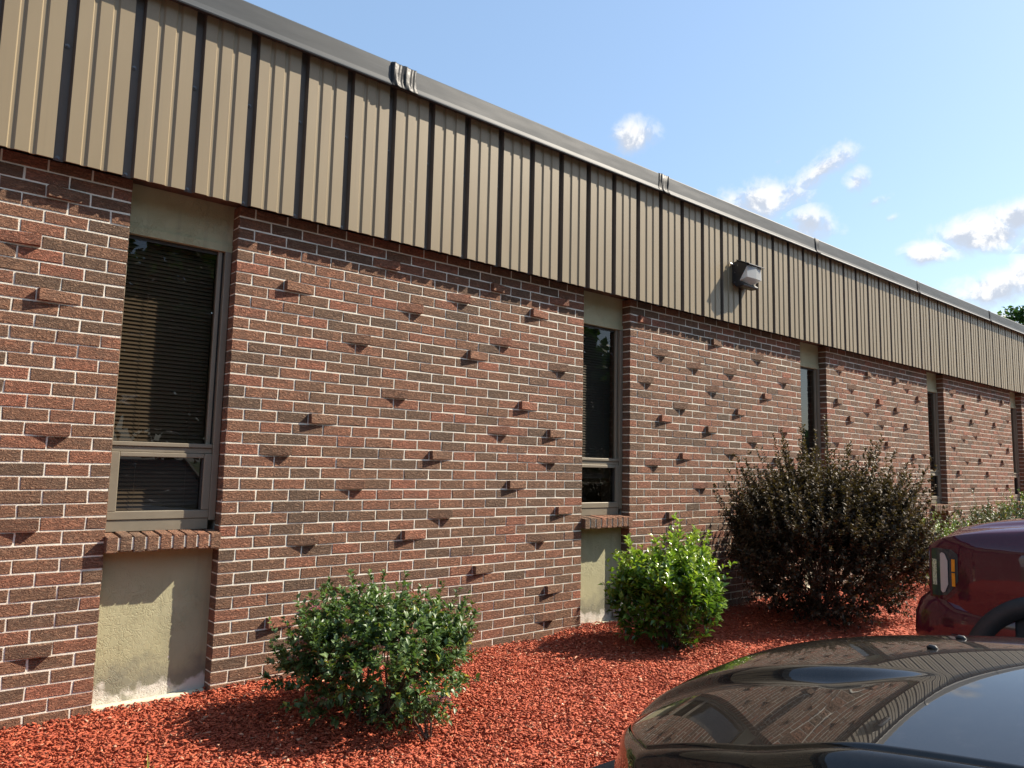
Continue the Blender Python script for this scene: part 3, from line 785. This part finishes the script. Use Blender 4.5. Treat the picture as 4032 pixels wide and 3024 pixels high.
# tree beyond the roof
def tree(name, label, cx, cy, z0, ht, rad, n, lsz, seed):
    g = np.random.default_rng(seed); root = empty(name, (cx, cy, z0), label, 'tree')
    mb = MB(); mb.tube([(cx, cy, z0), (cx + .1, cy, z0 + ht * .3), (cx - .1, cy, z0 + ht * .6), (cx, cy, z0 + ht * .9)], [.35, .28, .18, .05], 8)
    cl = []
    for _ in range(46):
        a = g.uniform(0, 6.28); hh = g.uniform(.32, .97); r = rad * math.sqrt(max(.02, 1 - ((hh - .58) / .45) ** 2)) * g.uniform(.35, 1.)
        c = Vector((cx + r * math.cos(a), cy + r * math.sin(a), z0 + ht * hh)); cl.append((c, g.uniform(.5, 1.25) * rad * .28))
        mb.tube([(cx, cy, z0 + ht * hh * .7), c], [.09, .02], 4, False)
    mb.obj('trunk', MAT['trunk'], root)
    k = g.integers(0, len(cl), n); d = unit(g, n) * (g.random(n) ** .4)[:, None]
    Pp = np.array([cl[q][0] for q in k]) + d * np.array([cl[q][1] for q in k])[:, None] * np.array([1, 1, .8])
    V, F, tt = leaves(Pp, unit(g, n) + np.array([0, 0, -.2]), np.array([0, 0, 1.]) + unit(g, n) * .6, g.uniform(.7, 1.3, n) * lsz, g.uniform(.5, .9, n) * lsz, np.clip(g.normal(.45, .22, n), 0, 1), g=g)
    mobj('crown', V, F, LEAF_D, root, tone=tt)
tree('broadleaf_tree', 'green broadleaf tree rising beyond the far end of the roof', 61., 13.5, -.2, 13.4, 4.8, 9000, .42, 51)

# wood across the parking lot, seen only in the window glass and paintwork
g = np.random.default_rng(77); n = 90000
tx = np.linspace(-70, 110, 40) + g.normal(0, 1.5, 40); ty = -46 + g.normal(0, 4, 40); th = np.interp(tx, [-70, 24, 40, 110], [18, 18, 9, 7]) * g.uniform(.8, 1.15, 40)
k = g.integers(0, 40, n); d = unit(g, n) * (g.random(n) ** .4)[:, None]
Pp = np.stack([tx[k] + d[:, 0] * 4.6, ty[k] + d[:, 1] * 4.6, th[k] * .55 + d[:, 2] * th[k] * .48], 1)
V, F, tt = leaves(Pp, unit(g, n), unit(g, n), g.uniform(.7, 1.2, n), g.uniform(.6, 1.0, n), np.clip(g.normal(.4, .2, n), 0, 1), g=g)
o = mobj('treeline', V, F, LEAF_D, tone=tt, kind='stuff'); tag(o, 'wood of leafy trees across the parking lot mirrored in the glass', 'treeline')

# ================================================================ vehicles
def lathe_x(prof, cx, cy, cz, n=36, sgn=1):
    """prof: (radius, x offset)"""
    rings = [[(cx + sgn * x, cy + r * math.cos(t), cz + r * math.sin(t)) for t in [2 * math.pi * k / n for k in range(n)]] for r, x in prof]
    return loft(rings, True)

def wheel(root, cx, cy, cz, r, wd, sgn):
    w = bpy.data.objects.new('wheel', None); w.location = Vector((cx, cy, cz)) - root.location; link(w, root)
    V, F = lathe_x([(r * .66, .0), (r * .70, -.012), (r * .92, -.010), (r, .03), (r, wd - .03), (r * .92, wd + .01), (r * .66, wd)], cx, cy, cz, 40, sgn)
    mobj('tyre', V, F, MAT['rubber'], w, smooth=True)
    V, F = lathe_x([(.02, .02), (r * .2, .015), (r * .22, .05), (r * .5, .06), (r * .60, .02), (r * .665, .004), (r * .665, wd)], cx, cy, cz, 40, sgn)
    mobj('rim', V, F, MAT['rim'], w, smooth=True)

def side_patch(name, ys, zlo, zhi, xf, off, m, parent, nz=6):
    rings = []
    for y, a, b in zip(ys, zlo, zhi):
        rings.append([(xf(y, a + (b - a) * k / (nz - 1)) - off, y, LOT + a + (b - a) * k / (nz - 1)) for k in range(nz)])
    V, F = loft(rings)
    return mobj(name, V, F, m, parent, smooth=True)

# ---------------- dark red pickup truck
TX, TC = 3.30, 4.31                            # left flank, centre line
tr = empty('pickup_truck', (TC, -5.2, LOT), 'dark red pickup truck parked nose towards the building beyond the black car', 'truck')
HW = TC - TX
AY, AZ, AR = -3.17, .40, .455                  # front wheel arch
RY = -6.75
def t_w(y):                                    # half width
    t = np.clip((y + 2.80) / .31, 0, 1); return HW - .10 * t ** 2.6
def t_side(y, z):                              # flank x at height z above the lot
    c = .016 * ((z - .88) / .3) ** 2 + .05 * np.clip((z - 1.08) / .12, 0, 1) ** 2
    return TC - t_w(y) + c
def t_bot(y):
    b = .46
    for yc in (AY, RY):
        if abs(y - yc) < AR: b = max(b, AZ + math.sqrt(AR ** 2 - (y - yc) ** 2))
    return b
def t_top(y): return float(np.interp(-y, [2.49, 2.52, 2.56, 2.61, 2.68, 2.8, 3.03, 3.4, 3.8], [1.075, 1.10, 1.122, 1.142, 1.160, 1.180, 1.208, 1.235, 1.252]))
def hood_add(ax, y):                           # height over the flank's top edge by distance from the flank
    f = float(np.interp(-y, [2.49, 2.54, 2.62, 2.8, 3.6], [.005, .03, .055, .068, .085]))
    return f * float(np.interp(ax, [0, .05, .10, .15, .20, .26, .5, 1.01], [0, .20, .34, .36, .74, .86, .95, 1.06]))
ys = sorted(set([round(v, 3) for v in list(np.linspace(-2.492, -2.82, 16)) + list(np.linspace(-2.70, -3.80, 46))]), reverse=True)
rings = []
for y in ys:
    w = float(t_w(y)); zb, zt = t_bot(y), t_top(y)
    L = [(float(t_side(y, zb + (zt - zb) * k / 13)), y, LOT + zb + (zt - zb) * k / 13) for k in range(14)]
    xt = L[-1][0]
    for a in (.008, .02, .05, .075, .10, .125, .15, .175, .20, .23, .26, .36, .5, .7):
        if xt + a < TC - .02: L.append((xt + a, y, LOT + zt + hood_add(a, y) + .0035 * min(1, a / .02)))
    while len(L) < 28: L.append(L[-1])
    c = [(TC, y, LOT + zt + hood_add(1.0, y))]
    rings.append(L + c + [(2 * TC - p[0], p[1], p[2]) for p in reversed(L)])
V, F = loft(rings); F.append(tuple(range(len(rings[0]))))
mobj('front_body', V, F, MAT['paint_red'], tr, smooth=True)
# cab and bed
rings = []
for y in np.linspace(-3.80, -8.1, 60):
    zb = t_bot(y); zt = 1.25
    L = [(TX + .018 * ((z - .9) / .35) ** 2, y, LOT + z) for z in np.linspace(zb, zt, 10)]
    L += [(TX + .05, y, LOT + 1.27), (TX + .14, y, LOT + 1.275)]
    rings.append(L + [(2 * TC - p[0], p[1], p[2]) for p in reversed(L)])
V, F = loft(rings); F.append(tuple(range(len(rings[0])))[::-1]); F.append(tuple(range((len(rings) - 1) * len(rings[0]), len(rings) * len(rings[0]))))
mobj('body', V, F, MAT['paint_red'], tr, smooth=False)
def greenhouse(parent, cx, hw0, hw1, y0, y1, y2, y3, z0, z1, mt_roof):
    pts = [(y0, hw0, z0), (y1, hw1, z1), (y2, hw1, z1), (y3, hw0, z0)]
    R = [[(cx - w, y, z), (cx + w, y, z)] for y, w, z in pts]
    bevel(mobj('roof', [*R[1], *R[2], *[(x, y, z - .05) for x, y, z in R[1] + R[2]]], [(0, 1, 3, 2), (4, 6, 7, 5), (0, 4, 5, 1), (2, 3, 7, 6), (0, 2, 6, 4), (1, 5, 7, 3)], mt_roof, parent), .02, 3)
    mobj('windscreen', [*R[0], *R[1]], [(0, 1, 3, 2)], MAT['car_glass'], parent)
    mobj('rear_window', [*R[2], *R[3]], [(0, 1, 3, 2)], MAT['car_glass'], parent)
    for k in (0, 1): mobj('side_window', [r[k] for r in R], [(0, 1, 2, 3)], MAT['car_glass'], parent)
    mb = MB()
    for k in (0, 1):
        mb.tube([R[0][k], R[1][k]], .03, 6); mb.tube([R[2][k], R[3][k]], .035, 6)
        ym = (y1 + y2) / 2; mb.tube([(R[0][k][0], ym, z0), (R[1][k][0], ym, z1)], .03, 6)
    mb.obj('pillar', MAT['black_plastic'], parent)
greenhouse(tr, TC, .95, .78, -3.82, -4.50, -5.9, -6.25, LOT + 1.26, LOT + 1.88, MAT['paint_red'])
mobj('bed_floor', *box(TX + .15, 2 * TC - TX - .15, -8.0, -6.3, LOT + .7, LOT + .75), MAT['black_plastic'], tr)
mobj('underbody', *box(TX + .30, 2 * TC - TX - .30, -7.9, -2.75, LOT + .30, LOT + .95), MAT['black_plastic'], tr)
# front bumper, wrapped round the corner
rings = []
for z, dy, dx in ((.40, .0, .05), (.44, .03, .02), (.56, .055, 0.), (.68, .05, 0.), (.76, .02, .012), (.80, -.02, .05)):
    L = [(TX + dx + .004, -2.96, LOT + z), (TX + dx - .002, -2.80, LOT + z)]
    for t in np.linspace(0, math.pi / 2, 10): L.append((TX + dx + .20 - .202 * math.cos(t), -2.66 + (.235 + dy) * math.sin(t), LOT + z))
    rings.append(L + [(2 * TC - p[0], p[1], p[2]) for p in reversed(L)])
V, F = loft(rings); bp = mobj('bumper', V, F, MAT['paint_red'], tr, smooth=True)
side_patch('lower_trim', np.linspace(-2.955, -2.64, 12), [.36] * 12, [.60] * 12, lambda y, z: TX + .25 - .25 * math.sqrt(max(0, 1 - max(0, (y + 2.68) / .25) ** 2)), .010, MAT['black_plastic'], bp)
# headlamp
hy = np.linspace(-2.515, -2.684, 16)
zt_ = np.interp(-hy, [2.515, 2.56, 2.65, 2.684], [1.070, 1.078, 1.076, 1.050]); zl_ = np.interp(-hy, [2.515, 2.56, 2.62, 2.684], [.80, .80, .815, .90])
hl = side_patch('headlight', hy, zl_, zt_, t_side, .003, MAT['lamp_glass'], tr, 8)
side_patch('reflector', np.linspace(-2.522, -2.552, 6), [.86] * 6, [1.01] * 6, t_side, .006, MAT['chrome'], hl)
dy_ = np.linspace(-2.578, -2.626, 10)
side_patch('light_guide', dy_, np.interp(-dy_, [2.578, 2.59, 2.605, 2.626], [.835, .822, .830, .875]), np.interp(-dy_, [2.578, 2.59, 2.608, 2.626], [1.045, 1.056, 1.050, 1.010]), t_side, .009, MAT['led_white'], hl)
for a, b in ((.952, 1.022), (.868, .944)):
    side_patch('side_reflector', np.linspace(-2.648, -2.668, 5), [a] * 5, [b] * 5, t_side, .007, MAT['amber'], hl, 4)
# wheel arch lip, dark well, wheels
for yc in (AY, RY):
    for sgn in (1, -1):
        rings = []
        for t in np.linspace(0, math.pi, 30):
            ring = []
            for r_, dx in ((AR - .075, .06), (AR - .07, -.006), (AR - .02, -.024), (AR + .030, -.016), (AR + .035, .012)):
                ring.append((TC + sgn * (TX - TC + dx), yc + r_ * math.cos(t), LOT + max(.34, AZ + r_ * math.sin(t))))
            rings.append(ring)
        V, F = loft(rings); mobj('arch_flare', V, F, MAT['black_plastic'], tr, smooth=True)
        rings = [[(TC + sgn * (TX - TC + dx), yc + (AR - .01) * math.cos(t), LOT + AZ + (AR - .01) * math.sin(t)) for t in np.linspace(-.3, math.pi + .3, 20)] for dx in (.01, .34)]
        V, F = loft(rings); F.append(tuple(range(20, 40))); mobj('wheel_well', V, F, MAT['well'], tr)
        wheel(tr, TC + sgn * (TX - TC + .03), yc, LOT + .40, .40, .26, sgn)

# ---------------- black car in front of the bed
CX = .75
car = empty('dark_car', (CX, -5.0, LOT), 'glossy black brown car whose raised bonnet mirrors the brick wall, in the corner foreground', 'car')
yk = np.array([-2.66, -2.72, -2.80, -2.90, -3.0, -3.2, -3.5, -3.9, -4.1]); zk = np.array([.655, .715, .775, .840, .888, .954, 1.008, 1.054, 1.070])
pc = np.polyfit(yk, zk, 4)
yd = np.array([-2.7, -2.97, -3.235, -3.5, -3.72, -3.95, -4.1]); dk = np.array([.15, .135, .112, .094, .088, .080, .076]); pd_ = np.polyfit(yd, dk, 3)
def sst(v, a, b):
    t = np.clip((v - a) / (b - a), 0, 1); return t * t * (3 - 2 * t)
def hood_z(ax, y):
    r = abs(ax) / .75
    z = np.polyval(pc, y) - np.polyval(pd_, y) * r ** 1.7
    rear = sst(-y, 3.40, 3.70)                 # the side panels sweep up to the raised centre
    z += .030 * (1 - sst(abs(ax), .325, .385) * (1 - rear)) * sst(-y, 2.64, 2.86)
    return LOT + z
na, ny = 121, 110; rings = []
for j in range(ny):
    t = j / (ny - 1); L = []
    for i in range(na):
        ax = -.765 + 1.53 * i / (na - 1); yf = -2.70 - .44 * (abs(ax) / .765) ** 2.4
        y = -4.05 + (yf + 4.05) * t
        L.append((CX + ax, y, hood_z(ax, y)))
    rings.append([(L[0][0], L[0][1], L[0][2] - .03)] + L + [(L[-1][0], L[-1][1], L[-1][2] - .03)])
rings.append([(x, y + .004, z - .02) for x, y, z in rings[-1]]); rings.append([(x, y - .002, z - .02) for x, y, z in rings[-1]])
V, F = loft(rings); hood = mobj('bonnet', V, F, MAT['paint_black'], car, smooth=True)
for sx in (-1, 1):
    xx = CX + sx * .10; zz = hood_z(.10, -3.56)
    nz = MB(); nz.tube([(xx, -3.575, zz - .004), (xx, -3.565, zz + .003), (xx, -3.553, zz + .004), (xx, -3.545, zz + .001)], [.004, .007, .006, .003], 10)
    nz.obj('washer_nozzle', MAT['black_plastic'], hood, smooth=True)
def c_w(y): return .905 - .42 * np.clip((y + 3.52) / .6, 0, 1) ** 2.0
def inner_w(y):                                # half width of the bonnet at y
    return .772 if y < -3.14 else .772 * (max(0., -2.70 - y) / .44) ** (1 / 2.4)
def edge_z(y): return hood_z(min(.765, inner_w(y)), y) - LOT
CAY, CAR = -3.42, .36; CRY = -6.05
def c_bot(y):
    b = .22
    for yc in (CAY, CRY):
        if abs(y - yc) < CAR: b = max(b, .33 + math.sqrt(CAR ** 2 - (y - yc) ** 2))
    return b
for sgn in (-1, 1):                            # wings and flanks
    rings = []
    for y in list(np.linspace(-2.715, -3.0, 16)) + list(np.linspace(-3.03, -4.1, 50)) + list(np.linspace(-4.15, -7.1, 70)):
        inner = inner_w(y); w = max(float(c_w(y)) - .03 if y < -3.0 else 0., inner + .085); zb = c_bot(y)
        ze = edge_z(y)
        if y < -4.05: ze = edge_z(-4.05) + .02 * min(1, (-4.05 - y) / .3)
        pts = [(w - .035, zb), (w - .01, zb + (ze - .12 - zb) * .35), (w, zb + (ze - .12 - zb) * .7), (w - .006, ze - .13), (w - .020, ze - .085), (w - .040, ze - .052), (inner + .040, ze - .026), (inner + .024, ze - .011), (inner + .010, ze - .005), (inner, ze - .004), (inner - .002, ze - .04)]
        rings.append([(CX + sgn * a, y, LOT + z) for a, z in pts])
    V, F = loft(rings); mobj('wing', V, F, MAT['paint_black'], car, smooth=True)
rings = []
for z, dy in ((.20, -.04), (.28, .02), (.45, .05), (.60, .04), (.68, .0), (.72, -.06)):
    L = []
    for t in np.linspace(-1, 1, 31): L.append((CX + .90 * t * (1 - .02 * abs(t)), -2.80 + dy - .62 * abs(t) ** 2.4, LOT + z))
    rings.append(L)
V, F = loft(rings); mobj('front_bumper', V, F, MAT['paint_black'], car, smooth=True)
mobj('underbody', *box(CX - .70, CX + .70, -6.9, -2.75, LOT + .2, LOT + .60), MAT['black_plastic'], car)
mobj('scuttle', [(CX - .74, -4.045, LOT + .985), (CX + .74, -4.045, LOT + .985), (CX + .74, -4.22, LOT + 1.035), (CX - .74, -4.22, LOT + 1.035)], [(0, 1, 2, 3)], MAT['black_plastic'], car)
greenhouse(car, CX, .76, .60, -4.15, -4.95, -6.0, -6.75, LOT + 1.02, LOT + 1.50, MAT['paint_black'])
mobj('boot_lid', *box(CX - .80, CX + .80, -7.1, -6.6, LOT + .6, LOT + 1.0), MAT['paint_black'], car)
for yc in (CAY, CRY):
    for sgn in (1, -1):
        wheel(car, CX - sgn * .885, yc, LOT + .33, .33, .21, sgn)
        rings = [[(CX - sgn * xx, yc + CAR * math.cos(t), LOT + .33 + CAR * math.sin(t)) for t in np.linspace(-.3, math.pi + .3, 18)] for xx in (.88, .62)]
        V, F = loft(rings); F.append(tuple(range(18, 36))); mobj('wheel_well', V, F, MAT['black_plastic'], car)
